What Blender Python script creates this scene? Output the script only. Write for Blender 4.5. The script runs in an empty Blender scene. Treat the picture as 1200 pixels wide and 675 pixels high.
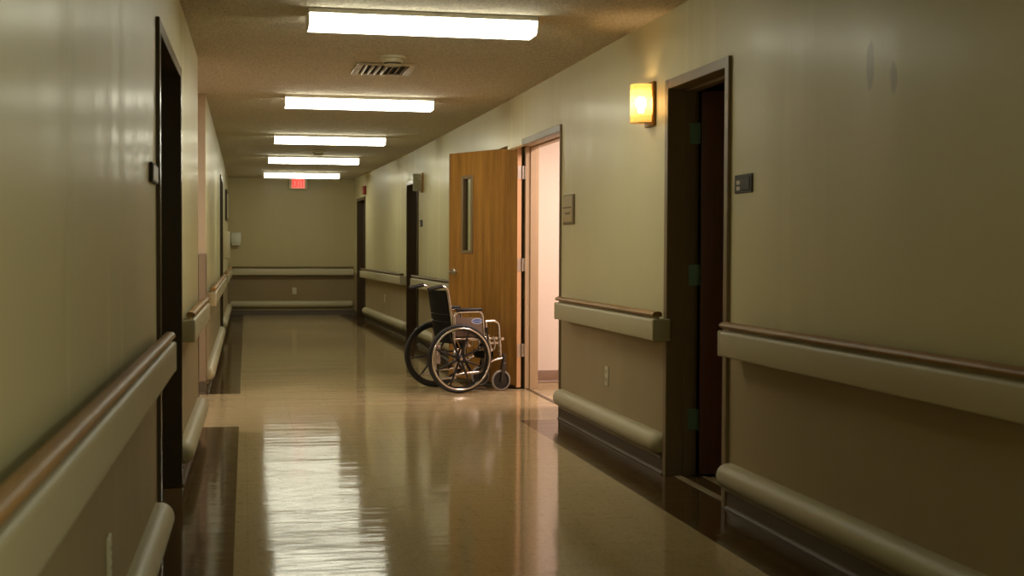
import bpy, bmesh, math, random
from mathutils import Vector, Matrix

C = bpy.context.scene
COL = C.collection
PI = math.pi
random.seed(4)

# ------------------------------------------------------------------ camera, light, exposure
FPX, YAW, PITCH, ROLL, EYE = 1550.5, 0.2006, 0.02914, 0.00409, 1.190
FOCUS = 10.9
FSTOP = 5.0
LAMP = 12.5             # corridor fluorescent lenses
ROOM_LAMP = 66.0       # lamp in the room behind the open door (W)
LOBBY_LAMP = 44.0       # lamp in the side lobby on the left (W)
ENTRY_FILL = 75.0       # fill lamp in the added, unseen lobby behind the viewer (W)
SCONCE = 9.0
EXPOSURE = 0.0

cam = bpy.data.cameras.new('camera')
cam.sensor_width = 36.0
cam.lens = 36.0 * FPX / 1200.0
cam.clip_start, cam.clip_end = 0.05, 200
cam.dof.use_dof = True
cam.dof.focus_distance = FOCUS
cam.dof.aperture_fstop = FSTOP
camo = bpy.data.objects.new('camera', cam)
COL.objects.link(camo)
fw = Vector((math.sin(YAW) * math.cos(PITCH), math.cos(YAW) * math.cos(PITCH), -math.sin(PITCH)))
rt = Vector((math.cos(YAW), -math.sin(YAW), 0))
up = rt.cross(fw)
r2 = rt * math.cos(ROLL) + up * math.sin(ROLL)
u2 = -rt * math.sin(ROLL) + up * math.cos(ROLL)
M = Matrix((r2, u2, -fw)).transposed().to_4x4()
M.translation = Vector((0, 0, EYE))
camo.matrix_world = M
C.camera = camo

w = bpy.data.worlds.new('world')
C.world = w
w.use_nodes = True
w.node_tree.nodes['Background'].inputs[0].default_value = (0.02, 0.02, 0.018, 1)
w.node_tree.nodes['Background'].inputs[1].default_value = 0.2

C.view_settings.view_transform = 'Standard'
C.view_settings.look = 'None'
C.view_settings.gamma = 1.0
C.view_settings.use_curve_mapping = False
C.view_settings.exposure = EXPOSURE


def area(name, loc, rot, sx, sy, power, col):
    l = bpy.data.lights.new(name, 'AREA')
    l.shape, l.size, l.size_y = 'RECTANGLE', sx, sy
    l.energy, l.color = power, col
    o = bpy.data.objects.new(name, l)
    o.location, o.rotation_euler = loc, rot
    COL.objects.link(o)
    return o


area('patient_room_light', (3.2, 10.0, 2.40), (0, 0, 0), 0.6, 1.2, ROOM_LAMP, (1.0, 0.80, 0.72))
area('lobby_light', (-1.75, 9.95, 2.40), (0, 0, 0), 1.2, 0.6, LOBBY_LAMP, (1.0, 0.93, 0.86))
area('added_lobby_fill', (3.3, -0.9, 2.40), (0, 0, 0), 1.2, 1.2, ENTRY_FILL, (0.90, 1.0, 0.82))  # fill light added out of view to brighten the left wall
area('fill_light_behind', (0.945, -0.9, 2.36), (0, 0, 0), 1.2, 0.25, 22.0, (0.82, 1.0, 0.74))  # unseen fill added behind the viewer to lift the near walls


# ------------------------------------------------------------------ materials
def srgb(r, g, b):
    f = lambda c: c / 12.92 if c <= 0.04045 else ((c + 0.055) / 1.055) ** 2.4
    return (f(r / 255), f(g / 255), f(b / 255), 1)


class NT:
    def __init__(s, name):
        s.m = bpy.data.materials.new(name)
        s.m.use_nodes = True
        s.t = s.m.node_tree
        s.b = s.t.nodes['Principled BSDF']

    def n(s, kind, **kw):
        x = s.t.nodes.new(kind)
        for k, v in kw.items():
            setattr(x, k, v)
        return x

    def l(s, a, b):
        s.t.links.new(a, b)

    def val(s, sock, v):
        if hasattr(v, 'is_linked') or hasattr(v, 'links'):
            s.l(v, sock)
        else:
            sock.default_value = v

    def math(s, op, a, b=0.0, c=None):
        x = s.n('ShaderNodeMath', operation=op)
        s.val(x.inputs[0], a)
        s.val(x.inputs[1], b)
        if c is not None:
            s.val(x.inputs[2], c)
        return x.outputs[0]

    def mix(s, f, a, b):
        x = s.n('ShaderNodeMix', data_type='RGBA')
        s.val(x.inputs[0], f)
        s.val(x.inputs[6], a)
        s.val(x.inputs[7], b)
        return x.outputs[2]

    def pos(s, sx=1, sy=1, sz=1):
        g = s.n('ShaderNodeTexCoord')
        mp = s.n('ShaderNodeMapping')
        mp.inputs['Scale'].default_value = (sx, sy, sz)
        s.l(g.outputs['Object'], mp.inputs[0])
        return mp.outputs[0]

    def noise(s, vec, scale, detail=2.0, rough=0.5):
        x = s.n('ShaderNodeTexNoise')
        s.l(vec, x.inputs['Vector'])
        x.inputs['Scale'].default_value = scale
        x.inputs['Detail'].default_value = detail
        x.inputs['Roughness'].default_value = rough
        return x.outputs['Fac']

    def ramp(s, fac, p0, p1, c0=(0, 0, 0, 1), c1=(1, 1, 1, 1)):
        x = s.n('ShaderNodeValToRGB')
        s.l(fac, x.inputs[0])
        e = x.color_ramp.elements
        e[0].position, e[0].color = p0, c0
        e[1].position, e[1].color = p1, c1
        return x.outputs[0]

    def bump(s, hgt, strength, dist, nrm=None):
        x = s.n('ShaderNodeBump')
        x.inputs['Strength'].default_value = strength
        x.inputs['Distance'].default_value = dist
        s.l(hgt, x.inputs['Height'])
        if nrm is not None:
            s.l(nrm, x.inputs['Normal'])
        return x.outputs[0]


def simple(name, col, rough=0.5, metal=0.0, var=0.08, scale=30, bump=0.0, spec=0.5):
    t = NT(name)
    p = t.pos()
    nz = t.noise(p, scale, 3)
    dark = tuple(c * (1 - var) for c in col[:3]) + (1,)
    lite = tuple(min(1, c * (1 + var)) for c in col[:3]) + (1,)
    t.l(t.mix(nz, dark, lite), t.b.inputs['Base Color'])
    t.b.inputs['Roughness'].default_value = rough
    t.b.inputs['Metallic'].default_value = metal
    t.b.inputs['Specular IOR Level'].default_value = spec
    if bump:
        t.l(t.bump(nz, bump, 0.002), t.b.inputs['Normal'])
    return t.m


def emissive(name, col, strength, base=None):
    t = NT(name)
    t.b.inputs['Base Color'].default_value = base or col
    t.b.inputs['Emission Color'].default_value = col
    t.b.inputs['Emission Strength'].default_value = strength
    t.b.inputs['Roughness'].default_value = 0.4
    return t.m


def wall_material(name, upper, lower, rough=0.55, smudge=False):
    """semi-gloss paint above the rail, taupe wall covering below it, trowel marks that run up the wall"""
    t = NT(name)
    p = t.pos()
    sep = t.n('ShaderNodeSeparateXYZ')
    t.l(p, sep.inputs[0])
    zone = t.math('GREATER_THAN', sep.outputs[2], 0.76)
    streak = t.noise(t.pos(1, 1, 0.05), 3.4, 1.5, 0.5)
    blot = t.noise(p, 1.7, 4, 0.6)
    scuff = t.ramp(t.noise(t.pos(1, 1, 0.45), 2.6, 4, 0.6), 0.66, 0.80)
    c = t.mix(zone, lower, upper)
    c = t.mix(t.math('MULTIPLY', t.math('SUBTRACT', blot, 0.35), 0.35), c, tuple(x * 0.72 for x in upper[:3]) + (1,))
    c = t.mix(t.math('MULTIPLY', scuff, 0.10), c, (0.16, 0.13, 0.09, 1))
    t.l(c, t.b.inputs['Base Color'])
    r = t.math('MULTIPLY_ADD', streak, 0.30, rough - 0.15)
    r = t.math('ADD', r, t.math('MULTIPLY', t.math('SUBTRACT', 1.0, zone), 0.14))
    t.l(r, t.b.inputs['Roughness'])
    t.b.inputs['Specular IOR Level'].default_value = 0.75
    t.l(t.math('MULTIPLY', t.math('ADD', t.math('MULTIPLY', zone, 0.8), 0.2), 0.16), t.b.inputs['Coat Weight'])
    t.l(t.math('MULTIPLY_ADD', streak, 0.24, 0.12), t.b.inputs['Coat Roughness'])
    # two grey smudges high on the wall
    if smudge:
        for (my, mz, sy, sz) in ((4.385, 1.85, 0.048, 0.14), (4.21, 1.785, 0.042, 0.085)):
            ey = t.math('DIVIDE', t.math('SUBTRACT', sep.outputs[1], my), sy)
            ez = t.math('DIVIDE', t.math('SUBTRACT', sep.outputs[2], mz), sz)
            q = t.math('ADD', t.math('MULTIPLY', ey, ey), t.math('MULTIPLY', ez, ez))
            q = t.math('ADD', q, t.math('MULTIPLY', t.noise(t.pos(1, 1, 0.4), 22, 4, 0.6), 0.9))
            c = t.mix(t.ramp(q, 0.7, 1.0, (0.42, 0.42, 0.42, 1), (0, 0, 0, 1)), c, (0.10, 0.085, 0.055, 1))
        t.l(c, t.b.inputs['Base Color'])
    fine = t.noise(p, 260, 2)
    b1 = t.bump(streak, 0.025, 0.010)
    t.l(t.bump(fine, 0.06, 0.001, b1), t.b.inputs['Normal'])
    return t.m


def ceiling_material():
    t = NT('popcorn_ceiling')
    p = t.pos()
    a = t.noise(p, 62, 4, 0.7)
    b = t.noise(p, 1.2, 4)
    c = t.mix(t.ramp(a, 0.3, 0.7), (0.40, 0.345, 0.26, 1), (0.92, 0.83, 0.67, 1))
    c = t.mix(t.math('MULTIPLY', b, 0.25), c, (0.48, 0.40, 0.28, 1))
    t.l(c, t.b.inputs['Base Color'])
    t.b.inputs['Roughness'].default_value = 0.95
    t.l(t.bump(a, 1.0, 0.016), t.b.inputs['Normal'])
    return t.m


def floor_material():
    """waxed vinyl tiles, a foot square, with a darker border row that stops at the side openings"""
    t = NT('waxed_vinyl_tiles')
    p = t.pos()
    sep = t.n('ShaderNodeSeparateXYZ')
    t.l(p, sep.inputs[0])
    x, y = sep.outputs[0], sep.outputs[1]
    gt = lambda a, b: t.math('GREATER_THAN', a, b)
    lt = lambda a, b: t.math('LESS_THAN', a, b)
    mul = lambda a, b: t.math('MULTIPLY', a, b)
    mx = lambda a, b: t.math('MAXIMUM', a, b)
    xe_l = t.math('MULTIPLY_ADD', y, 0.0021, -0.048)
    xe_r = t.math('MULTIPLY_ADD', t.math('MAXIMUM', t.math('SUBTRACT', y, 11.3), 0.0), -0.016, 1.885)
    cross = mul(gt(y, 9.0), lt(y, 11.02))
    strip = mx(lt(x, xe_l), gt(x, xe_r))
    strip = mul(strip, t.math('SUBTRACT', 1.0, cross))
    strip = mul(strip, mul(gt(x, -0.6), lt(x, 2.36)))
    fl = t.noise(t.pos(), 70, 4, 0.65)
    speck = t.noise(t.pos(1, 0.5, 1), 24, 4, 0.6)
    base = t.mix(t.ramp(fl, 0.32, 0.68), srgb(170, 148, 106), srgb(192, 172, 130))
    base = t.mix(t.math('MULTIPLY', t.ramp(speck, 0.55, 0.7), 0.4), base, srgb(140, 120, 80))
    base = t.mix(mul(cross, 0.35), base, srgb(180, 156, 122))
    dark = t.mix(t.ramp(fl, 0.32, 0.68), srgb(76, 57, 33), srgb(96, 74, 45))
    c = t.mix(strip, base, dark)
    # seams between tiles
    fx = t.math('FRACT', t.math('DIVIDE', t.math('ADD', x, 10.048), 0.305))
    fy = t.math('FRACT', t.math('DIVIDE', t.math('ADD', y, 10.12), 0.305))
    seam = mx(lt(fx, 0.008), lt(fy, 0.008))
    c = t.mix(mul(seam, 0.2), c, srgb(70, 55, 35))
    # dirt near the seams and scuffs
    scf = t.ramp(t.noise(t.pos(5, 1.2, 1), 3.2, 5, 0.65), 0.62, 0.75)
    c = t.mix(mul(scf, 0.06), c, srgb(90, 72, 48))
    t.l(c, t.b.inputs['Base Color'])
    wear = t.noise(t.pos(1.2, 0.6, 1), 1.4, 5, 0.65)
    t.l(t.math('MULTIPLY_ADD', wear, 0.08, 0.05), t.b.inputs['Roughness'])
    t.b.inputs['Specular IOR Level'].default_value = 0.3
    t.b.inputs['IOR'].default_value = 1.33
    # the tiles rise and dip slightly from row to row
    wav = t.noise(t.pos(0.5, 3.3, 1), 1.0, 2, 0.5)
    fine = t.noise(t.pos(1.2, 16, 1), 1.0, 3, 0.6)
    b1 = t.bump(wav, 1.0, 0.0034)
    t.l(t.bump(fine, 1.0, 0.0013, b1), t.b.inputs['Normal'])
    return t.m


def wood_material(name, c0, c1, axis='Z', rough=0.38, scale=1.0, coat=0.2):
    t = NT(name)
    s = {'Z': (9, 9, 0.5), 'Y': (9, 0.5, 9), 'X': (0.5, 9, 9)}[axis]
    v = t.pos(*[k * scale for k in s])
    a = t.noise(v, 2.2, 5, 0.62)
    b = t.noise(t.pos(*[k * 5 * scale for k in s]), 3.0, 3, 0.6)
    f = t.math('MULTIPLY_ADD', b, 0.35, t.math('MULTIPLY', a, 0.75))
    t.l(t.ramp(f, 0.33, 0.72, c0, c1), t.b.inputs['Base Color'])
    t.b.inputs['Roughness'].default_value = rough
    t.b.inputs['Coat Weight'].default_value = coat
    t.b.inputs['Coat Roughness'].default_value = 0.2
    t.l(t.bump(b, 0.06, 0.001), t.b.inputs['Normal'])
    return t.m


def glass_material(name):
    t = NT(name)
    t.b.inputs['Base Color'].default_value = (0.85, 0.9, 0.85, 1)
    t.b.inputs['Roughness'].default_value = 0.03
    t.b.inputs['Transmission Weight'].default_value = 1.0
    t.b.inputs['IOR'].default_value = 1.45
    return t.m


def sconce_glass(name, lit):
    """ribbed amber glass that passes on the light of the bulb inside"""
    t = NT(name)
    p = t.pos()
    wv = t.n('ShaderNodeTexWave', bands_direction='Z')
    t.l(p, wv.inputs[0])
    wv.inputs['Scale'].default_value = 9
    wv.inputs['Distortion'].default_value = 1.5
    nrm = t.bump(wv.outputs['Fac'], 0.5, 0.004)
    col = (0.95, 0.62, 0.24, 1) if lit else (0.62, 0.60, 0.44, 1)
    tr = t.n('ShaderNodeBsdfTranslucent')
    tr.inputs[0].default_value = col
    t.l(nrm, tr.inputs[1])
    t.b.inputs['Base Color'].default_value = col
    t.b.inputs['Roughness'].default_value = 0.2
    t.l(nrm, t.b.inputs['Normal'])
    t.b.inputs['Transmission Weight'].default_value = 0.75
    t.b.inputs['IOR'].default_value = 1.08
    t.b.inputs['Roughness'].default_value = 0.32
    ms = t.n('ShaderNodeMixShader')
    ms.inputs[0].default_value = 0.55
    t.l(t.b.outputs[0], ms.inputs[1])
    t.l(tr.outputs[0], ms.inputs[2])
    out = t.t.nodes['Material Output']
    t.l(ms.outputs[0], out.inputs[0])
    return t.m


UP = srgb(218, 209, 163)
LOW = srgb(162, 142, 104)
M_ = {}
M_['wall'] = wall_material('cream_wall_paint', UP, LOW)
M_['wall_right'] = wall_material('cream_smudged_wall_paint', UP, LOW, 0.55, True)
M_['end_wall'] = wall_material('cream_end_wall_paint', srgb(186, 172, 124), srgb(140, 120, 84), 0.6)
M_['room_wall'] = simple('pale_room_paint', srgb(230, 216, 206), 0.6, var=0.03)
M_['lobby_wall'] = simple('beige_lobby_paint', srgb(194, 174, 146), 0.5, var=0.03)
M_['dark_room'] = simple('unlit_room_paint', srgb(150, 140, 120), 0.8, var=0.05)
M_['ceiling'] = ceiling_material()
M_['floor'] = floor_material()
M_['base'] = simple('brown_rubber_base', srgb(78, 62, 40), 0.5, var=0.1)
M_['frame'] = simple('taupe_enamel_frame', srgb(132, 112, 82), 0.42, var=0.06, scale=12)
M_['frame_dark'] = simple('dark_brown_enamel_frame', srgb(70, 54, 34), 0.25, var=0.08, scale=12)
M_['oak'] = wood_material('oak_door_veneer', srgb(118, 76, 26), srgb(182, 130, 58), 'Z', 0.33, 0.8)
M_['oak_edge'] = simple('pale_oak_edge', srgb(206, 160, 118), 0.45, var=0.08, scale=40)
M_['mahogany'] = wood_material('dark_red_door_veneer', srgb(84, 36, 22), srgb(112, 54, 34), 'Z', 0.35)
M_['brown_door'] = wood_material('dark_brown_door_veneer', srgb(40, 26, 14), srgb(62, 42, 24), 'Z', 0.4)
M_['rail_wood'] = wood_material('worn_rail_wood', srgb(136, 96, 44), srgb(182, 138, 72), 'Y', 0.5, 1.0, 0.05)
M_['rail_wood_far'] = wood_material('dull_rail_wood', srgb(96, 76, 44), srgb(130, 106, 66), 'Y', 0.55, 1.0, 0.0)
M_['rail_board'] = simple('cream_vinyl_bumper', srgb(190, 180, 146), 0.48, var=0.05, scale=8)
M_['rail_dark'] = simple('dark_bracket_metal', srgb(46, 44, 34), 0.5)
M_['lip'] = simple('tan_vinyl_strip', srgb(150, 134, 102), 0.4)
M_['steel'] = simple('brushed_steel', srgb(200, 194, 184), 0.28, 1.0, 0.06, 60)
M_['hinge'] = simple('satin_nickel', srgb(206, 196, 186), 0.36, 0.9, 0.06, 80)
M_['old_hinge'] = simple('tarnished_green_steel', srgb(86, 108, 92), 0.4, 0.7, 0.15, 50)
M_['chrome'] = simple('chrome_tube', srgb(214, 210, 204), 0.16, 1.0, 0.03, 20)
M_['rubber'] = simple('black_rubber', srgb(14, 14, 14), 0.45, var=0.1)
M_['tyre'] = simple('grey_black_tyre', srgb(30, 30, 30), 0.5, var=0.1)
M_['black'] = simple('black_plastic', srgb(22, 22, 21), 0.34, var=0.1)
M_['vinyl'] = simple('black_vinyl', srgb(10, 13, 12), 0.6, var=0.15, scale=18, bump=0.3, spec=0.2)
M_['pad'] = simple('black_arm_pad', srgb(26, 26, 26), 0.4)
M_['panel'] = simple('grey_side_panel', srgb(122, 106, 96), 0.34, 0.3)
M_['logo_blue'] = simple('blue_badge_ink', srgb(48, 84, 164), 0.4)
M_['logo_white'] = simple('white_badge_ink', srgb(226, 230, 236), 0.4)
M_['lens'] = emissive('lit_prismatic_lens', (1.0, 0.985, 0.78, 1), LAMP, (0.9, 0.9, 0.86, 1))
M_['housing'] = simple('white_enamel', srgb(226, 222, 206), 0.35, var=0.02)
M_['vent'] = simple('beige_vent_metal', srgb(190, 172, 140), 0.4)
M_['vent_dark'] = simple('vent_dark_inside', srgb(22, 19, 14), 0.8)
M_['plastic'] = simple('ivory_plastic', srgb(206, 196, 164), 0.35, var=0.02)
M_['plastic_shadow'] = simple('grey_slot_plastic', srgb(70, 62, 48), 0.6)
M_['sign_brown'] = simple('dark_brown_sign_plastic', srgb(40, 28, 17), 0.6)
M_['sign_tan'] = simple('tan_sign_plastic', srgb(184, 166, 122), 0.3, var=0.03)
M_['sign_edge'] = simple('brown_sign_edge', srgb(112, 92, 56), 0.4)
M_['sign_ink'] = simple('faded_dark_ink', srgb(104, 88, 58), 0.6)
M_['sign_white'] = simple('off_white_lettering', srgb(226, 212, 192), 0.5)
M_['exit_face'] = emissive('lit_exit_face', (1.0, 0.16, 0.12, 1), 1.0, (0.8, 0.2, 0.15, 1))
M_['exit_letter'] = emissive('lit_exit_letters', (1.0, 0.02, 0.02, 1), 0.6, (0.6, 0.05, 0.04, 1))
M_['exit_box'] = simple('cream_exit_housing', srgb(236, 222, 190), 0.45)
M_['sconce_lit'] = sconce_glass('amber_glass_lit', True)
M_['sconce_off'] = sconce_glass('amber_glass_unlit', False)
M_['bulb'] = emissive('lit_bulb', (1.0, 0.74, 0.40, 1), 40.0)
M_['brass'] = simple('aged_brass', srgb(150, 112, 58), 0.4, 0.8)
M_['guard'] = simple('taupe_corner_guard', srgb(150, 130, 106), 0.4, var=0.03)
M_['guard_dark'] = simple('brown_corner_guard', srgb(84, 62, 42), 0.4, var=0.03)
M_['white_disp'] = simple('white_dispenser_plastic', srgb(206, 206, 190), 0.3, var=0.02)
M_['red'] = simple('red_alarm_plastic', srgb(150, 36, 22), 0.35, var=0.03)
M_['glass'] = glass_material('door_glass')
M_['picture'] = simple('faded_notice_paper', srgb(170, 156, 120), 0.6, var=0.15, scale=9)


# ------------------------------------------------------------------ mesh helpers
def put(bm, name, mat, parent=None, smooth=True, angle=40):
    me = bpy.data.meshes.new(name)
    bmesh.ops.recalc_face_normals(bm, faces=bm.faces)
    bm.to_mesh(me)
    bm.free()
    for m in (mat if isinstance(mat, (list, tuple)) else [mat]):
        me.materials.append(m)
    if smooth:
        for p in me.polygons:
            p.use_smooth = True
        me.set_sharp_from_angle(angle=math.radians(angle))
    o = bpy.data.objects.new(name, me)
    COL.objects.link(o)
    if parent is not None:
        o.parent = parent
    return o


def empty(name, loc=(0, 0, 0), rz=0.0):
    o = bpy.data.objects.new(name, None)
    o.empty_display_size = 0.1
    o.location = loc
    o.rotation_euler = (0, 0, rz)
    COL.objects.link(o)
    return o


def tag(o, label, cat, group=None, kind=None):
    o['label'], o['category'] = label, cat
    if group:
        o['group'] = group
    if kind:
        o['kind'] = kind
    return o


def struct(o, label, cat):
    return tag(o, label, cat, None, 'structure')


def hexa(bm, pts, bev=0.0, seg=2):
    """box from 8 corners: 4 of the bottom, 4 of the top in the same order"""
    v = [bm.verts.new(p) for p in pts]
    fs = [(0, 1, 2, 3), (7, 6, 5, 4), (0, 4, 5, 1), (1, 5, 6, 2), (2, 6, 7, 3), (3, 7, 4, 0)]
    f = [bm.faces.new([v[i] for i in q]) for q in fs]
    if bev:
        es = list({e for q in f for e in q.edges})
        bmesh.ops.bevel(bm, geom=es, offset=bev, segments=seg, affect='EDGES', profile=0.5)


def box(bm, x0, x1, y0, y1, z0, z1, bev=0.0, seg=2):
    hexa(bm, [(x0, y0, z0), (x1, y0, z0), (x1, y1, z0), (x0, y1, z0),
              (x0, y0, z1), (x1, y0, z1), (x1, y1, z1), (x0, y1, z1)], bev, seg)


def tube(bm, pts, r, seg=10, fillet=0.0, closed=False, caps=True):
    P = [Vector(p) for p in pts]
    if fillet and not closed:
        Q = [P[0]]
        for i in range(1, len(P) - 1):
            a, b, c = P[i - 1], P[i], P[i + 1]
            d1, d2 = (a - b), (c - b)
            k = min(fillet, d1.length * 0.49, d2.length * 0.49)
            p0, p1 = b + d1.normalized() * k, b + d2.normalized() * k
            for j in range(6):
                u = j / 5
                Q.append(p0 * (1 - u) ** 2 + b * 2 * u * (1 - u) + p1 * u * u)
        Q.append(P[-1])
        P = Q
    n = len(P)
    rings = []
    prev = None
    for i in range(n):
        if closed:
            t = (P[(i + 1) % n] - P[i - 1]).normalized()
        else:
            t = (P[min(i + 1, n - 1)] - P[max(i - 1, 0)]).normalized()
        if prev is None:
            a = Vector((0, 0, 1)) if abs(t.z) < 0.9 else Vector((1, 0, 0))
            nn = (a - t * a.dot(t)).normalized()
        else:
            nn = (prev - t * prev.dot(t)).normalized()
        prev = nn
        bb = t.cross(nn)
        rad = r[i] if isinstance(r, (list, tuple)) else r
        rings.append([bm.verts.new(P[i] + (nn * math.cos(2 * PI * k / seg) + bb * math.sin(2 * PI * k / seg)) * rad) for k in range(seg)])
    m = n if closed else n - 1
    for i in range(m):
        A, B = rings[i], rings[(i + 1) % n]
        for k in range(seg):
            bm.faces.new((A[k], A[(k + 1) % seg], B[(k + 1) % seg], B[k]))
    if caps and not closed:
        bm.faces.new(rings[0][::-1])
        bm.faces.new(rings[-1])


def lathe(bm, prof, center, axis, seg=32, closed_prof=False):
    """revolve (radius, offset along axis) round the axis"""
    c = Vector(center)
    ax = Vector(axis).normalized()
    a = Vector((0, 0, 1)) if abs(ax.z) < 0.9 else Vector((1, 0, 0))
    e1 = (a - ax * a.dot(ax)).normalized()
    e2 = ax.cross(e1)
    rings = []
    for (r, h) in prof:
        if r < 1e-6:
            rings.append([bm.verts.new(c + ax * h)])
        else:
            rings.append([bm.verts.new(c + ax * h + (e1 * math.cos(2 * PI * k / seg) + e2 * math.sin(2 * PI * k / seg)) * r) for k in range(seg)])
    n = len(rings)
    for i in range(n if closed_prof else n - 1):
        A, B = rings[i], rings[(i + 1) % n]
        for k in range(seg):
            k2 = (k + 1) % seg
            q = [A[k % len(A)], A[k2 % len(A)], B[k2 % len(B)], B[k % len(B)]]
            q2 = []
            for x in q:
                if x not in q2:
                    q2.append(x)
            if len(q2) > 2:
                bm.faces.new(q2)


class Wall:
    """a wall line: s runs along it, d away from it into the corridor, z up"""
    def __init__(s, A, B, n):
        s.A, s.B = Vector((*A, 0)), Vector((*B, 0))
        s.t = (s.B - s.A).normalized()
        s.len = (s.B - s.A).length
        q = Vector((-s.t.y, s.t.x, 0))
        s.n = q if q.dot(Vector((*n, 0))) > 0 else -q

    def p(s, a, d, z):
        return s.A + s.t * a + s.n * d + Vector((0, 0, z))

    def box(s, bm, a0, a1, d0, d1, z0, z1, bev=0.0, seg=2):
        hexa(bm, [s.p(a0, d0, z0), s.p(a1, d0, z0), s.p(a1, d1, z0), s.p(a0, d1, z0),
                  s.p(a0, d0, z1), s.p(a1, d0, z1), s.p(a1, d1, z1), s.p(a0, d1, z1)], bev, seg)

    def prism(s, bm, prof, a0, a1, rings=None):
        """extrude a closed (d, z) profile along the wall; rings = [(s, scale toward centre)]"""
        cd = sum(q[0] for q in prof) / len(prof)
        cz = sum(q[1] for q in prof) / len(prof)
        rs = rings or [(a0, 1), (a1, 1)]
        R = []
        for (a, k) in rs:
            R.append([bm.verts.new(s.p(a, (d * k if rings else d), cz + (z - cz) * k)) for d, z in prof])
        for i in range(len(R) - 1):
            A, B = R[i], R[i + 1]
            m = len(A)
            for k in range(m):
                bm.faces.new((A[k], A[(k + 1) % m], B[(k + 1) % m], B[k]))
        bm.faces.new(R[0][::-1])
        bm.faces.new(R[-1])

    def at_y(s, y):
        return (y - s.A.y) / s.t.y


H = 2.44
XR, XL = 2.19, -0.31
NICHE = 2.372
WR = Wall((XR, 0), (XR, 1), (-1, 0))
WN = Wall((NICHE, 0), (NICHE, 1), (-1, 0))
WL = Wall((-0.3835, 0), (-0.373, 1), (1, 0))
WB1 = Wall((2.19, 11.42), (2.13, 17.5), (-1, 0))
WB2 = Wall((2.13, 17.5), (1.965, 24.0), (-1, 0))
WF = Wall((-0.297, 11.03), (-0.262, 24.0), (1, 0))
WE = Wall((0, 24.0), (1, 24.0), (0, -1))


def rounded(d0, d1, z0, z1, r, n=4):
    out = []
    for cx, cz, a0 in ((d1 - r, z1 - r, 0), (d0 + r, z1 - r, 90), (d0 + r, z0 + r, 180), (d1 - r, z0 + r, 270)):
        for k in range(n + 1):
            a = math.radians(a0 + 90 * k / n)
            out.append((cx + r * math.cos(a), cz + r * math.sin(a)))
    return out


# ------------------------------------------------------------------ room shell
bm = bmesh.new()
box(bm, -4.2, 6.2, -3.2, 25.2, -0.1, 0.0)
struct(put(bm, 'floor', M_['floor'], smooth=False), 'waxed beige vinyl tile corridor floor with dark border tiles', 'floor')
bm = bmesh.new()
box(bm, -4.2, 6.2, -3.2, 25.2, H, H + 0.1)
struct(put(bm, 'ceiling', M_['ceiling'], smooth=False), 'tan popcorn textured ceiling over the corridor', 'ceiling')


def wall_run(name, W, a0, a1, holes, mat, label, thick=0.14, z1=H):
    bm = bmesh.new()
    a = a0
    for (h0, h1, zt) in sorted(holes):
        if h0 > a:
            W.box(bm, a, h0, -thick, 0, 0, z1)
        W.box(bm, h0, h1, -thick, 0, zt, z1)
        a = h1
    if a1 > a:
        W.box(bm, a, a1, -thick, 0, 0, z1)
    return struct(put(bm, name, mat, smooth=False), label, 'wall')


# right wall: near stretch up to the recess of the open door
bm = bmesh.new()
WR.box(bm, -3.2, -2.4, -0.14, 0, 0, H)
WR.box(bm, 1.2, 5.77, -0.14, 0, 0, H)  # gap before this stretch added to let the lobby fill light through
WR.box(bm, 5.77, 6.66, -0.14, 0, 2.06, H)
WR.box(bm, 6.66, 9.05, -0.14, 0, 0, H)
WR.box(bm, 9.05, 10.98, -0.05, 0, 2.03, H)         # lintel over the recess
WR.box(bm, 10.98, 11.42, -0.05, 0, 2.065, H)
struct(put(bm, 'wall_right', M_['wall_right'], smooth=False), 'cream right hand corridor wall with the dark doorway and the amber lamp', 'wall')
bm = bmesh.new()
WN.box(bm, 8.7, 9.71, -0.09, 0, 0, H)
WN.box(bm, 9.71, 11.055, -0.09, 0, 2.085, H)
WN.box(bm, 11.055, 11.56, -0.09, 0, 0, H)
box(bm, XR + 0.13, NICHE, 8.93, 9.05, 0, H)
box(bm, XR + 0.135, NICHE, 11.421, 11.56, 0, H)
struct(put(bm, 'wall_recess', M_['wall'], smooth=False), 'shallow recess in the right wall that holds the open wooden door', 'wall')
s3a, s3b = WB1.at_y(16.42), WB1.at_y(17.38)
wall_run('wall_right_far', WB1, 0.0, WB1.len, [(s3a - 0.03, s3b + 0.03, 2.05)], M_['wall'], 'cream right wall beyond the open door, with a brown doorway')
s4a, s4b = WB2.at_y(22.25), WB2.at_y(23.35)
wall_run('wall_right_end', WB2, 0.0, WB2.len + 0.14, [(s4a - 0.03, s4b + 0.03, 2.05)], M_['wall'], 'cream right wall stretch between the brown doorway and the end wall')
# left wall
wall_run('wall_left', WL, -3.2, 8.95, [(5.30, 6.76, 2.06)], M_['wall'], 'glossy cream left wall close to the viewer, with a dark doorway')
s5a, s5b = WF.at_y(17.0), WF.at_y(18.1)
wall_run('wall_left_far', WF, 0.0, WF.len + 0.14, [(s5a - 0.03, s5b + 0.03, 2.09)], M_['wall'], 'cream left wall beyond the side lobby')
# end wall
wall_run('wall_end', WE, -0.45, 2.2, [], M_['end_wall'], 'dim olive cream wall closing the far end of the corridor')
wall_run('wall_back', Wall((0, -3.0), (1, -3.0), (0, 1)), -0.6, 2.4, [], M_['wall'], 'cream wall behind the viewer')
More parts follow.
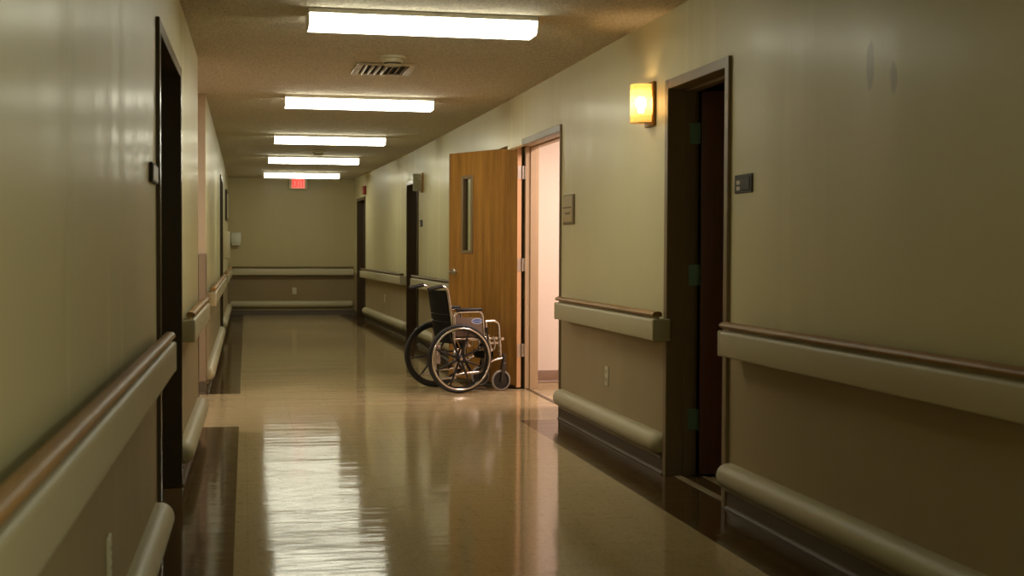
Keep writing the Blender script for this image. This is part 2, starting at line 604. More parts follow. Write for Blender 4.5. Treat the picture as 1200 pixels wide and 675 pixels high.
# side lobby on the left
bm = bmesh.new()
box(bm, -3.6, -0.425, 8.81, 8.95, 0, H)
box(bm, -0.44, -0.292, 8.945, 8.953, 0, H)
box(bm, -3.74, -3.6, 8.81, 11.17, 0, H)
box(bm, -3.6, -0.437, 11.03, 11.17, 0, H)
box(bm, -0.437, -0.298, 11.03, 11.04, 0, H)
struct(put(bm, 'wall_lobby', M_['lobby_wall'], smooth=False), 'pinkish beige walls of the side lobby on the left', 'wall')
# lit room behind the open door
bm = bmesh.new()
box(bm, NICHE + 0.09, 5.2, 11.53, 11.63, 0, H)
box(bm, 5.2, 5.3, 8.6, 11.63, 0, H)
box(bm, NICHE + 0.09, 5.2, 8.6, 8.70, 0, H)
struct(put(bm, 'wall_patient_room', M_['room_wall'], smooth=False), 'pale pinkish walls of the lit room behind the open door', 'wall')
# unseen lobby added behind the viewer, open to throw light on the left wall
bm = bmesh.new()
box(bm, XR + 0.14, 4.8, -2.54, -2.4, 0, H)
box(bm, 4.8, 4.94, -2.54, 1.34, 0, H)
box(bm, XR + 0.14, 4.8, 1.2, 1.34, 0, H)
struct(put(bm, 'wall_added_lobby', M_['lobby_wall'], smooth=False), 'beige walls of an unseen lobby added behind the viewer for a fill light', 'wall')
# unlit room behind the near right doorway
bm = bmesh.new()
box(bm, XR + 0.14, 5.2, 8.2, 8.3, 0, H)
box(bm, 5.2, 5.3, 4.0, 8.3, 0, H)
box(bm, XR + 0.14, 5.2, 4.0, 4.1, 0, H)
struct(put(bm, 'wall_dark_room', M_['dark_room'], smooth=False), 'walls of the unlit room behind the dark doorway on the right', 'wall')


def base_run(name, W, runs, label, mat=None, h=0.078):
    bm = bmesh.new()
    prof = [(0.0, 0.0), (0.022, 0.0), (0.021, 0.006), (0.013, 0.012), (0.009, 0.022), (0.008, h - 0.004), (0.005, h), (0.0, h)]
    for a0, a1 in runs:
        W.prism(bm, prof, a0, a1)
    struct(put(bm, name, mat or M_['base'], smooth=True), label, 'baseboard')


base_run('baseboard_right', WR, [(1.2, 5.745), (6.685, 9.049)], 'dark brown cove base along the near right wall')
base_run('baseboard_right_far', WB1, [(0.02, s3a - 0.055), (s3b + 0.055, WB1.len)], 'dark brown cove base on the right wall beyond the open door')
base_run('baseboard_right_end', WB2, [(0.0, s4a - 0.055), (s4b + 0.055, WB2.len - 0.01)], 'dark brown cove base near the far right corner')
base_run('baseboard_left', WL, [(-2.9, 5.275), (6.785, 8.935)], 'dark brown cove base along the near left wall')
base_run('baseboard_left_far', WF, [(0.0, s5a - 0.055), (s5b + 0.055, WF.len - 0.01)], 'dark brown cove base on the left wall beyond the lobby')
base_run('baseboard_end', WE, [(-0.255, 1.96)], 'dark cove base under the end wall', None, 0.10)
base_run('baseboard_lobby', Wall((0, 11.03), (1, 11.03), (0, -1)), [(-3.55, -0.30)], 'brown cove base on the lobby return wall', None, 0.10)
base_run('baseboard_patient_room', Wall((0, 11.53), (1, 11.53), (0, -1)), [(2.47, 5.2)], 'taupe cove base in the lit room', simple('taupe_room_base', srgb(126, 98, 74), 0.4), 0.11)


def door_frame(name, W, o0, o1, zt, mat, label, depth=0.155, cas=0.05, proud=0.016, stop=0.10):
    bm = bmesh.new()
    for a0, a1 in ((o0 - cas, o0), (o1, o1 + cas)):
        W.box(bm, a0, a1, -depth, proud, 0, zt + cas, 0.003, 1)
    W.box(bm, o0 - 0.001, o1 + 0.001, -depth, proud - 0.001, zt, zt + cas - 0.0005, 0.003, 1)
    W.box(bm, o0 - 0.001, o0 + 0.014, -stop - 0.035, -stop + 0.02, 0, zt, 0.002, 1)
    W.box(bm, o1 - 0.014, o1 + 0.001, -stop - 0.035, -stop + 0.02, 0, zt, 0.002, 1)
    W.box(bm, o0, o1, -stop - 0.035, -stop + 0.02, zt - 0.014, zt + 0.001, 0.002, 1)
    return struct(put(bm, name, mat, smooth=True, angle=30), label, 'door frame')


door_frame('trim_1', WR, 5.80, 6.63, 2.03, M_['frame'], 'taupe metal frame round the dark doorway on the right')
door_frame('trim_2', WN, 9.74, 11.025, 2.062, simple('pale_enamel_frame', srgb(184, 158, 126), 0.45, var=0.05, scale=12), 'pale taupe metal frame of the open lit doorway', depth=0.10, stop=0.045)
door_frame('trim_3', WB1, s3a, s3b, 2.02, M_['frame_dark'], 'brown frame of the doorway left of the open wooden door')
door_frame('trim_4', WB2, s4a, s4b, 2.02, M_['frame_dark'], 'brown frame of the farthest doorway at the right corner')
door_frame('trim_5', WL, 5.33, 6.73, 2.03, M_['frame_dark'], 'dark brown frame of the doorway in the near left wall')
door_frame('trim_6', WF, s5a, s5b, 2.06, M_['frame_dark'], 'dark narrow frame in the left wall beyond the lobby')
bm = bmesh.new()
WR.box(bm, 9.05, 10.34, -0.052, 0.014, 2.018, 2.068, 0.003, 1)
WR.box(bm, 9.035, 9.052, -0.145, 0.014, 0.0, 2.068, 0.002, 1)
struct(put(bm, 'trim_9', M_['frame']), 'taupe metal edge along the lintel above the lit doorway', 'door frame')
# thresholds
bm = bmesh.new()
box(bm, NICHE - 0.012, NICHE + 0.02, 9.74, 11.025, 0, 0.004, 0.001, 1)
struct(put(bm, 'trim_7', M_['frame_dark']), 'thin dark threshold strip in the lit doorway', 'threshold')
bm = bmesh.new()
box(bm, XR + 0.03, XR + 0.07, 5.80, 6.63, 0, 0.004, 0.001, 1)
struct(put(bm, 'trim_8', M_['lip']), 'tan threshold strip in the dark right doorway', 'threshold')


# ------------------------------------------------------------------ doors
def closed_door(name, W, o0, o1, zt, mat, label):
    bm = bmesh.new()
    W.box(bm, o0 + 0.004, o1 - 0.004, -0.150, -0.108, 0.008, zt - 0.004, 0.002, 1)
    return struct(put(bm, name, mat), label, 'door')


closed_door('door_3', WB1, s3a, s3b, 2.02, M_['brown_door'], 'closed dark brown door recessed in the right wall behind the wheelchair')
closed_door('door_4', WB2, s4a, s4b, 2.02, M_['brown_door'], 'closed dark door at the far right corner')
closed_door('door_5', WL, 5.33, 6.73, 2.03, M_['brown_door'], 'closed dark door recessed in the near left wall')
closed_door('door_6', WF, s5a, s5b, 2.06, M_['brown_door'], 'closed dark door in the far left wall')


def leaf_local(name, hinge, direction, rest, label):
    o = empty(name, (hinge[0], hinge[1], 0), math.atan2(direction[1], direction[0]))
    struct(o, label, 'door')
    return o


# the open oak door. local x: from hinge to free edge, local y: towards the corridor side that faces the viewer
P0, P1 = Vector((2.286, 11.03)), Vector((1.838, 11.925))
dd = (P1 - P0).normalized()
LEAF = 1.0
d1 = leaf_local('door_1', P0, dd, None, 'open honey oak door with a narrow glass panel, behind the wheelchair')
TOP = 2.056
# facing side is local +y when dd points to the back left
wx0, wx1, wz0, wz1 = 0.632, 0.806, 1.152, 1.848
bm = bmesh.new()
T = -0.044
box(bm, 0, wx0, T, 0, 0.012, TOP)
box(bm, wx1, LEAF, T, 0, 0.012, TOP)
box(bm, wx0, wx1, T, 0, 0.012, wz0)
box(bm, wx0, wx1, T, 0, wz1, TOP)
bmesh.ops.remove_doubles(bm, verts=bm.verts, dist=0.0001)
put(bm, 'door_leaf', M_['oak'], d1, smooth=False)
bm = bmesh.new()
box(bm, -0.0015, 0.0, T, 0, 0.012, TOP)
e = put(bm, 'edge_band', M_['oak_edge'], d1, smooth=False)
e['label'] = 'pale hinge side edge of the oak door'
bm = bmesh.new()
fz = 0.03
for a0, a1, b0, b1 in ((wx0, wx0 + fz, wz0, wz1), (wx1 - fz, wx1, wz0, wz1), (wx0 + fz, wx1 - fz, wz0, wz0 + fz), (wx0 + fz, wx1 - fz, wz1 - fz, wz1)):
    box(bm, a0, a1, T - 0.010, 0.010, b0, b1, 0.003, 1)
vf = put(bm, 'window_frame', M_['frame'], d1)
vf['label'] = 'taupe metal frame of the narrow door window'
bm = bmesh.new()
box(bm, wx0 + fz - 0.004, wx1 - fz + 0.004, T / 2 - 0.003, T / 2 + 0.003, wz0 + fz - 0.004, wz1 - fz + 0.004)
put(bm, 'window_pane', M_['glass'], vf, smooth=False)
for side in (1, -1):
    bm = bmesh.new()
    y0 = 0.0 if side > 0 else T
    hx, hz = LEAF - 0.07, 0.985
    lathe(bm, [(0, 0), (0.031, 0), (0.031, 0.006), (0.026, 0.011), (0.014, 0.014), (0.012, 0.05), (0, 0.05)], (hx, y0, hz), (0, side, 0), 24)
    yy = y0 + side * 0.046
    tube(bm, [(hx, y0 + side * 0.03, hz), (hx, yy, hz), (hx - 0.03, yy + side * 0.004, hz), (hx - 0.11, yy, hz - 0.006)], 0.0095, 10, 0.015)
    hdl = put(bm, 'lever_handle', M_['steel'], d1)
    hdl['label'] = 'satin steel lever handle'
# hinges: knuckle at the gap, one plate on the leaf edge, one on the frame
for hz in (1.845, 1.06, 0.33):
    bm = bmesh.new()
    box(bm, -0.0045, -0.0012, T + 0.004, -0.002, hz - 0.055, hz + 0.055)
    tube(bm, [(-0.011, T - 0.006, hz - 0.055), (-0.011, T - 0.006, hz + 0.055)], 0.0075, 10)
    inv = Matrix.Rotation(-math.atan2(dd.y, dd.x), 3, 'Z')
    k = Vector((-0.011, T - 0.006, hz))
    f = inv @ (Vector((NICHE - 0.017, 11.04, hz)) - Vector((P0.x, P0.y, 0)))
    f2 = inv @ (Vector((NICHE - 0.022, 11.04, hz)) - Vector((P0.x, P0.y, 0)))
    for pa, pb in ((k, f),):
        dv = (pb - pa).normalized() * 0
        q = Vector((-(pb - pa).y, (pb - pa).x, 0)).normalized() * 0.002
        hexa(bm, [pa - q - Vector((0, 0, .055)), pb - q - Vector((0, 0, .055)), pb + q - Vector((0, 0, .055)), pa + q - Vector((0, 0, .055)),
                  pa - q + Vector((0, 0, .055)), pb - q + Vector((0, 0, .055)), pb + q + Vector((0, 0, .055)), pa + q + Vector((0, 0, .055))])
    g = inv @ Vector((0, -0.018, 0))
    hexa(bm, [f + Vector((0, 0, -.055)), f + g * 1.0 + Vector((0, 0, -.055)), f + g + inv @ Vector((-.003, 0, 0)) + Vector((0, 0, -.055)), f + inv @ Vector((-.003, 0, 0)) + Vector((0, 0, -.055)),
              f + Vector((0, 0, .055)), f + g + Vector((0, 0, .055)), f + g + inv @ Vector((-.003, 0, 0)) + Vector((0, 0, .055)), f + inv @ Vector((-.003, 0, 0)) + Vector((0, 0, .055))])
    h_ = put(bm, 'hinge', M_['hinge'], d1, smooth=True, angle=30)
    h_['label'] = 'bright nickel hinge'
bm = bmesh.new()
box(bm, 0.02, LEAF - 0.02, T - 0.001, 0.0012, 0.012, 0.03)
put(bm, 'bottom_strip', M_['frame_dark'], d1, smooth=False)

# the dark red door standing open into the unlit room
d2 = leaf_local('door_2', (2.345, 6.605), (0.962, -0.272), None, 'dark red brown door standing ajar inside the right doorway')
bm = bmesh.new()
box(bm, 0.006, 0.82, 0.0, 0.044, 0.01, 2.02, 0.002, 1)
put(bm, 'door_leaf', M_['mahogany'], d2)
for hz in (1.80, 1.06, 0.30):
    bm = bmesh.new()
    box(bm, -0.060, -0.008, -0.004, 0.0, hz - 0.055, hz + 0.055)
    tube(bm, [(-0.002, -0.006, hz - 0.055), (-0.002, -0.006, hz + 0.055)], 0.007, 10)
    box(bm, 0.002, 0.006, 0.0, 0.04, hz - 0.055, hz + 0.055)
    h_ = put(bm, 'hinge', M_['old_hinge'], d2, smooth=True, angle=30)
    h_['label'] = 'tarnished greenish hinge'


# ------------------------------------------------------------------ handrails and wall bumpers
RAIL_GROUP, BUMP_GROUP = 'handrails along the corridor walls', 'low bumper rails along the corridor walls'


def handrail(W, a0, a1, label, c0=True, c1=True, k=1.0, wood='rail_wood'):
    e = empty('handrail', W.p((a0 + a1) / 2, 0, 0))
    tag(e, label, 'handrail', RAIL_GROUP)
    off = -e.location

    def part(name, mat, fn, angle=40):
        bm = bmesh.new()
        fn(bm)
        bmesh.ops.translate(bm, verts=bm.verts, vec=off)
        return put(bm, name, mat, e, True, angle)
    grip = [(0.045, 0.842), (0.086, 0.842), (0.094, 0.846), (0.097, 0.853), (0.094, 0.861), (0.086, 0.866), (0.072, 0.869), (0.056, 0.868), (0.048, 0.864), (0.045, 0.857)]
    board = [(0.046, 0.715), (0.090, 0.715), (0.097, 0.719), (0.100, 0.728), (0.100, 0.815), (0.097, 0.824), (0.088, 0.830), (0.070, 0.831),
             (0.066, 0.843), (0.058, 0.843), (0.056, 0.831), (0.046, 0.829)]
    grip, board = [(d * k, z) for d, z in grip], [(d * k, z) for d, z in board]
    g = part('wooden_grip', M_[wood], lambda b: W.prism(b, grip, a0 + 0.012, a1 - 0.012))
    g['label'] = 'worn brown wooden grip'
    part('bumper_board', M_['rail_board'], lambda b: W.prism(b, board, a0 + 0.02, a1 - 0.02))
    for s0, s1, on in ((a0, a0 + 0.035, c0), (a1 - 0.035, a1, c1)):
        if on:
            part('end_cap', M_['rail_board'], lambda b: W.box(b, s0, s1, 0.0, 0.101 * k, 0.714, 0.830, 0.008, 3))
    n = max(2, int((a1 - a0) / 0.85) + 1)
    for i in range(n):
        s = a0 + 0.22 + (a1 - a0 - 0.44) * i / (n - 1)
        part('bracket', M_['rail_dark'], lambda b: W.box(b, s - 0.03, s + 0.03, 0.0, 0.05 * k, 0.74, 0.80, 0.004, 1))
    return e


def low_bumper(W, a0, a1, label, zc=0.158):
    e = empty('bumper_rail', W.p((a0 + a1) / 2, 0, 0))
    tag(e, label, 'bumper rail', BUMP_GROUP)
    off = -e.location
    prof = [(0.0, zc - 0.058)] + [(0.016 + 0.054 * math.sin(PI * k / 12), zc - 0.058 * math.cos(PI * k / 12)) for k in range(13)] + [(0.0, zc + 0.058)]
    cap = 0.06
    rs = []
    for k in range(7):
        u = k / 6
        rs.append((a0 + cap * (1 - math.cos(u * PI / 2)), max(0.12, math.sin(u * PI / 2) ** 0.55 if u else 0.12)))
    rs2 = [(a0 + a1 - s, k) for s, k in reversed(rs)]
    bm = bmesh.new()
    W.prism(bm, prof, a0, a1, rs + rs2)
    bmesh.ops.translate(bm, verts=bm.verts, vec=off)
    put(bm, 'vinyl_cover', M_['rail_board'], e, True, 50)
    bm = bmesh.new()
    W.prism(bm, rounded(0.0, 0.020, 0.080, 0.100, 0.006, 3), a0 + 0.01, a1 - 0.01)
    bmesh.ops.translate(bm, verts=bm.verts, vec=off)
    s = put(bm, 'mounting_strip', M_['lip'], e)
    s['label'] = 'narrow tan strip under the bumper'
    return e


handrail(WR, 1.4, 5.64, 'handrail on the right wall nearest the viewer, before the dark doorway')
handrail(WR, 6.60, 8.83, 'handrail between the dark right doorway and the lit open doorway')
handrail(WB1, 0.55, s3a - 0.02, 'handrail just behind the wheelchair and open oak door', wood='rail_wood_far')
handrail(WB2, -WB1.len + s3b + 0.05, s4a - 0.07, 'handrail on the right wall between the two brown doorways', wood='rail_wood_far')
handrail(WL, -0.6, 5.25, 'long handrail on the left wall right beside the viewer', k=0.76)
handrail(WL, 6.83, 8.93, 'short handrail between the left doorway and the side lobby', k=0.76)
handrail(WF, 0.05, s5a - 0.06, 'handrail starting at the far side of the left lobby', k=0.82)
handrail(WF, s5b + 0.06, WF.len - 0.12, 'handrail at the far end of the left wall, before the end wall', k=0.82)
handrail(WE, -0.25, 1.955, 'handrail across the end wall', wood='rail_wood_far')

low_bumper(WR, 1.4, 5.765, 'low cream bumper rail on the right wall nearest the viewer')
low_bumper(WR, 6.70, 9.03, 'low bumper rail under the outlet, between dark and lit doorways')
low_bumper(WB1, 0.55, s3a - 0.08, 'low bumper rail partly hidden by the wheelchair wheels')
low_bumper(WB2, -WB1.len + s3b + 0.08, s4a - 0.08, 'low bumper rail on the right wall between the two brown doorways')
low_bumper(WL, -0.6, 5.26, 'low bumper rail on the left wall ending at the near doorway')
low_bumper(WL, 6.80, 8.92, 'low bumper rail between the left doorway and the lobby')
low_bumper(WF, 0.05, s5a - 0.08, 'low bumper rail just past the left lobby corner')
low_bumper(WF, s5b + 0.08, WF.len - 0.10, 'low bumper rail at the far end of the left wall')
low_bumper(WE, -0.24, 1.95, 'low bumper rail across the end wall', 0.195)

# corner guards at the lobby
bm = bmesh.new()
box(bm, -0.352, -0.2905, 11.018, 11.03, 0.11, 1.147, 0.002, 1)
box(bm, -0.2975, -0.2895, 11.018, 11.075, 0.11, 1.147, 0.002, 1)
tag(put(bm, 'corner_guard', M_['guard']), 'taupe corner guard on the lit far corner of the left lobby', 'corner guard', 'corner guards at the side lobby')
bm = bmesh.new()
box(bm, -0.352, -0.2855, 8.953, 8.959, 0.11, 1.147, 0.002, 1)
box(bm, -0.291, -0.2855, 8.93, 8.958, 0.24, 0.70, 0.001, 1)
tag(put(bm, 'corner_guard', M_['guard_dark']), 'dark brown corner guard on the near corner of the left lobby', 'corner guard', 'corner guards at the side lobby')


# ------------------------------------------------------------------ ceiling things
def fluorescent(x, y, label):
    e = empty('fluorescent_light', (x, y, H))
    tag(e, label, 'ceiling light', 'fluorescent lights along the ceiling')
    L, Dp = 0.61, 0.125
    bm = bmesh.new()
    box(bm, -L, L, -Dp - 0.008, Dp + 0.008, -0.026, 0.0, 0.002, 1)
    put(bm, 'housing', M_['housing'], e)
    bm = bmesh.new()
    prof = [(-Dp, -0.025), (-Dp, -0.034), (-Dp + 0.012, -0.078), (-Dp + 0.03, -0.092), (Dp - 0.03, -0.092), (Dp - 0.012, -0.078), (Dp, -0.034), (Dp, -0.025)]
    A = [bm.verts.new((-L + 0.006, p, q)) for p, q in prof]
    B = [bm.verts.new((L - 0.006, p, q)) for p, q in prof]
    m = len(prof)
    for k in range(m):
        bm.faces.new((A[k], A[(k + 1) % m], B[(k + 1) % m], B[k]))
    bm.faces.new(A[::-1])
    bm.faces.new(B)
    put(bm, 'lens', M_['lens'], e, smooth=False)
    for sx in (-1, 1):
        bm = bmesh.new()
        x0, x1 = (L - 0.005, L + 0.003) if sx > 0 else (-L - 0.003, -L + 0.005)
        pr = [(p * 1.03, q - (0.003 if q < -0.03 else 0)) for p, q in prof]
        A = [bm.verts.new((x0, p, q)) for p, q in pr]
        B = [bm.verts.new((x1, p, q)) for p, q in pr]
        for k in range(m):
            bm.faces.new((A[k], A[(k + 1) % m], B[(k + 1) % m], B[k]))
        bm.faces.new(A[::-1])
        bm.faces.new(B)
        put(bm, 'end_plate', M_['housing'], e, smooth=False)
    return e


for y, lb in ((7.09, 'largest, nearest fluorescent ceiling light, in front of the air vent'),
              (11.03, 'second fluorescent ceiling light, just beyond the air vent'),
              (14.82, 'third fluorescent ceiling light from the viewer'),
              (18.25, 'fourth fluorescent ceiling light from the viewer'),
              (22.0, 'smallest, farthest fluorescent ceiling light, just above the exit sign')):
    fluorescent(0.945, y, lb)

# air vent
e = empty('air_vent', (0.955, 9.2, H))
tag(e, 'beige ceiling air vent with dark slots between the first two lights', 'air vent')
bm = bmesh.new()
VX, VY = 0.205, 0.28
for a0, a1, b0, b1 in ((-VX, VX, -VY, -VY + 0.05), (-VX, VX, VY - 0.05, VY), (-VX, -VX + 0.05, -VY + 0.05, VY - 0.05), (VX - 0.05, VX, -VY + 0.05, VY - 0.05)):
    box(bm, a0, a1, b0, b1, -0.014, 0, 0.004, 1)
put(bm, 'frame', M_['vent'], e)
bm = bmesh.new()
box(bm, -VX + 0.045, VX - 0.045, -VY + 0.045, VY - 0.045, -0.003, -0.0005)
put(bm, 'backing', M_['vent_dark'], e, smooth=False)
bm = bmesh.new()
for i in range(7):
    x = -0.135 + 0.045 * i
    s = 0.004 if i < 4 else -0.004
    hexa(bm, [(x - s, -VY + 0.05, -0.003), (x - s + 0.004, -VY + 0.05, -0.003), (x - s + 0.004, VY - 0.05, -0.003), (x - s, VY - 0.05, -0.003),
              (x + s, -VY + 0.05, -0.022), (x + s + 0.004, -VY + 0.05, -0.022), (x + s + 0.004, VY - 0.05, -0.022), (x + s, VY - 0.05, -0.022)])
put(bm, 'louvre', M_['vent'], e, smooth=False)


def detector(name, x, y, r, hgt, label, cat, grp):
    e = empty(name, (x, y, H))
    tag(e, label, cat, grp)
    bm = bmesh.new()
    lathe(bm, [(0, 0), (r * 1.25, 0), (r * 1.25, -hgt * 0.25), (r * 1.1, -hgt * 0.32), (0, -hgt * 0.32)], (0, 0, 0), (0, 0, 1), 28)
    put(bm, 'base_ring', M_['plastic'], e)
    bm = bmesh.new()
    lathe(bm, [(0, -hgt * 0.3), (r * 0.96, -hgt * 0.32), (r * 0.94, -hgt * 0.66), (r * 0.82, -hgt * 0.70)], (0, 0, 0), (0, 0, 1), 28)
    lathe(bm, [(r * 0.70, -hgt * 0.86), (r * 0.80, -hgt * 0.86), (r * 0.70, -hgt), (0, -hgt)], (0, 0, 0), (0, 0, 1), 28)
    put(bm, 'cover', M_['plastic'], e)
    bm = bmesh.new()
    lathe(bm, [(0, -hgt * 0.64), (r * 0.76, -hgt * 0.66), (r * 0.74, -hgt * 0.88), (0, -hgt * 0.88)], (0, 0, 0), (0, 0, 1), 20)
    put(bm, 'sensing_slot', M_['plastic_shadow'], e)


detector('smoke_detector', 0.955, 8.62, 0.072, 0.062, 'ivory smoke detector right in front of the ceiling air vent', 'smoke detector', 'ceiling smoke detectors')
detector('smoke_detector', 0.945, 17.1, 0.075, 0.06, 'small smoke detector between the third and fourth ceiling lights', 'smoke detector', 'ceiling smoke detectors')
for x, lb in ((0.765, 'left one of the two tiny sprinkler heads before the last ceiling light'), (1.085, 'right one of the two tiny sprinkler heads before the last ceiling light')):
    bm = bmesh.new()
    lathe(bm, [(0, 0), (0.045, 0), (0.042, -0.008), (0.014, -0.012), (0.012, -0.03), (0.008, -0.045), (0.028, -0.047), (0.028, -0.051), (0, -0.052)], (0, 0, 0), (0, 0, 1), 20)
    o = put(bm, 'sprinkler_head', M_['plastic'])
    o.location = (x, 20.3, H)
    tag(o, lb, 'sprinkler', 'sprinkler heads near the last light')


# exit sign: lit red face in a cream box, on the end wall under the ceiling
e = empty('exit_sign', (0.965, 23.9, 2.345))
tag(e, 'lit red EXIT sign in a cream box below the last ceiling light', 'exit sign')
bm = bmesh.new()
W_, Hh = 0.155, 0.098
for a0, a1, b0, b1 in ((-W_, W_, -Hh, -Hh + 0.018), (-W_, W_, Hh - 0.016, Hh), (-W_, -W_ + 0.042, -Hh + 0.018, Hh - 0.016), (W_ - 0.042, W_, -Hh + 0.018, Hh - 0.016)):
    box(bm, a0, a1, -0.04, 0.10, b0, b1, 0.003, 1)
box(bm, -W_ + 0.02, W_ - 0.02, 0.0, 0.10, -Hh + 0.01, Hh - 0.01)
put(bm, 'housing', M_['exit_box'], e, True, 30)
bm = bmesh.new()
box(bm, -W_ + 0.041, W_ - 0.041, -0.028, -0.001, -Hh + 0.017, Hh - 0.015)
put(bm, 'lit_face', M_['exit_face'], e, smooth=False)
bm = bmesh.new()


def strokes(bm, segs, x0, z0, wd, hg, th, y0, y1):
    for (ax, az, bx, bz) in segs:
        a = Vector((x0 + ax * wd, 0, z0 + az * hg))
        b = Vector((x0 + bx * wd, 0, z0 + bz * hg))
        d = (b - a).normalized() * th / 2
        q = Vector((-d.z, 0, d.x))
        c = [a - d - q, b + d - q, b + d + q, a - d + q]
        hexa(bm, [(p.x, y0, p.z) for p in c] + [(p.x, y1, p.z) for p in c])


GL = {'E': [(0, 0, 0, 1), (0, 1, 1, 1), (0, .5, .8, .5), (0, 0, 1, 0)], 'X': [(0, 0, 1, 1), (0, 1, 1, 0)], 'I': [(.5, 0, .5, 1)], 'T': [(.5, 0, .5, 1), (0, 1, 1, 1)]}
for i, ch in enumerate('EXIT'):
    strokes(bm, GL[ch], -0.092 + i * 0.049, -0.055, 0.034, 0.115, 0.014, -0.0315, -0.027)
put(bm, 'letters', M_['exit_letter'], e, smooth=False)


# ------------------------------------------------------------------ wall lamps
def sconce(W, a, z, lit, label):
    e = empty('wall_lamp', W.p(a, 0.062, z + 0.005))
    tag(e, label, 'wall lamp', 'wall lamps on the right wall')
    off = -e.location

    def part(name, mat, fn, angle=40):
        bm = bmesh.new()
        fn(bm)
        bmesh.ops.translate(bm, verts=bm.verts, vec=off)
        return put(bm, name, mat, e, True, angle)

    def shade(b):
        n = 10
        out = []
        for z0, k in ((z - 0.104, 1), (z + 0.104, 1)):
            ring = []
            for i in range(n + 1):
                t = PI * i / n
                ring.append(b.verts.new(W.p(a - 0.062 * math.cos(t) * (1 if abs(math.cos(t)) < 0.9 else 1), 0.022 + 0.098 * math.sin(t) ** 0.45, z0)))
            out.append(ring)
        for i in range(n):
            b.faces.new((out[0][i], out[0][i + 1], out[1][i + 1], out[1][i]))
    part('back_plate', M_['brass'], lambda b: W.box(b, a - 0.078, a + 0.078, 0.0, 0.020, z - 0.122, z + 0.118, 0.005, 2))
    sh = part('glass_shade', M_['sconce_lit'] if lit else M_['sconce_off'], shade, 60)

    def holder(b):
        lathe(b, [(0, 0), (0.018, 0), (0.018, 0.035), (0.012, 0.045), (0, 0.045)], W.p(a, 0.062, z - 0.095), (0, 0, 1), 16)
        W.box(b, a - 0.012, a + 0.012, 0.018, 0.07, z - 0.100, z - 0.093)
    part('bulb_holder', M_['brass'], holder)

    def bulb(b):
        lathe(b, [(0, 0), (0.012, 0.0), (0.016, 0.02), (0.026, 0.045), (0.026, 0.06), (0.016, 0.078), (0, 0.084)], W.p(a, 0.062, z - 0.05), (0, 0, 1), 16)
    part('bulb', M_['bulb'] if lit else M_['plastic'], bulb)
    if lit:
        l = bpy.data.lights.new('bulb_light', 'POINT')
        l.energy, l.color, l.shadow_soft_size = SCONCE, (1.0, 0.60, 0.25), 0.028
        lo = bpy.data.objects.new('bulb_light', l)
        lo.parent = e
        lo.location = (0, 0, 0.005)
        COL.objects.link(lo)


sconce(WR, 6.955, 1.985, True, 'lit amber glass wall lamp beside the dark right doorway')
sconce(WB1, WB1.at_y(16.03), 2.0, False, 'unlit glass wall lamp beside the brown doorway, beyond the open door')


# ------------------------------------------------------------------ signs, outlets, small wall things
def wall_item(W, name, label, cat, parts, grp=None, loc=None):
    e = empty(name, loc or W.p(parts[0][2][0], 0, parts[0][2][4]))
    tag(e, label, cat, grp)
    for nm, mat, *boxes in parts:
        bm = bmesh.new()
        for b in boxes:
            W.box(bm, *b)
        bmesh.ops.translate(bm, verts=bm.verts, vec=-e.location)
        put(bm, nm, mat, e, True, 30)
    return e


def room_plate(W, a, z, label, lit_right=False, k=1.0):
    marks = []
    for r_ in range(2):
        for c_ in range(3):
            aa = a + 0.068 - c_ * 0.014
            marks.append((aa - 0.010, aa, 0.009, 0.0105, z + 0.016 - r_ * 0.026 - 0.018, z + 0.016 - r_ * 0.026, 0, 1))
    wall_item(W, 'room_number_plate', label, 'room sign',
              [('plate', M_['sign_brown'], (a - 0.105, a + 0.105, 0, 0.006, z - 0.042, z + 0.042, 0.003, 1)),
               ('insert', M_['sign_brown'], (a - 0.08, a + 0.088, 0.005, 0.009, z - 0.03, z + 0.03, 0.002, 1)),
               ('small_lettering', M_['sign_white'], *marks)], 'room number plates beside the doorways')


room_plate(WR, 5.585, 1.487, 'dark brown room plate with small pale lettering, right of the dark doorway')
room_plate(WB1, WB1.at_y(16.13), 1.505, 'tiny dark room plate under the unlit wall lamp')
a, z = 5.06, 1.465
wall_item(WL, 'room_number_plate', 'silver faced dark edged room plate beside the near left doorway', 'room sign',
          [('plate', M_['sign_brown'], (a - 0.125, a + 0.125, 0, 0.014, z - 0.036, z + 0.036, 0.003, 1)),
           ('insert', M_['lip'], (a - 0.11, a + 0.12, 0.013, 0.016, z - 0.028, z + 0.028, 0.001, 1))], 'room number plates beside the doorways')
# tan door sign
a0, a1, z0, z1 = 8.655, 8.955, 1.362, 1.565
zm = z0 + (z1 - z0) * 0.57
lines = [(a0 + 0.05, a1 - 0.01, 0.0125, 0.0135, zm - 0.004, zm + 0.004)]
for k in range(5):
    lines.append((a0 + 0.085 + k * 0.030, a0 + 0.085 + k * 0.030 + 0.022, 0.0125, 0.0132, zm - 0.045 - 0.003 * (k % 2), zm - 0.033))
wall_item(WR, 'door_sign', 'tan rectangular door sign with a ruled line, right of the lit doorway', 'door sign',
          [('backing', M_['sign_edge'], (a0, a1, 0, 0.010, z0, z1, 0.003, 1)),
           ('face', M_['sign_tan'], (a0 + 0.035, a1 - 0.004, 0.009, 0.0125, z0 + 0.018, z1 - 0.006, 0.002, 1)),
           ('lettering', M_['sign_ink'], *lines)])


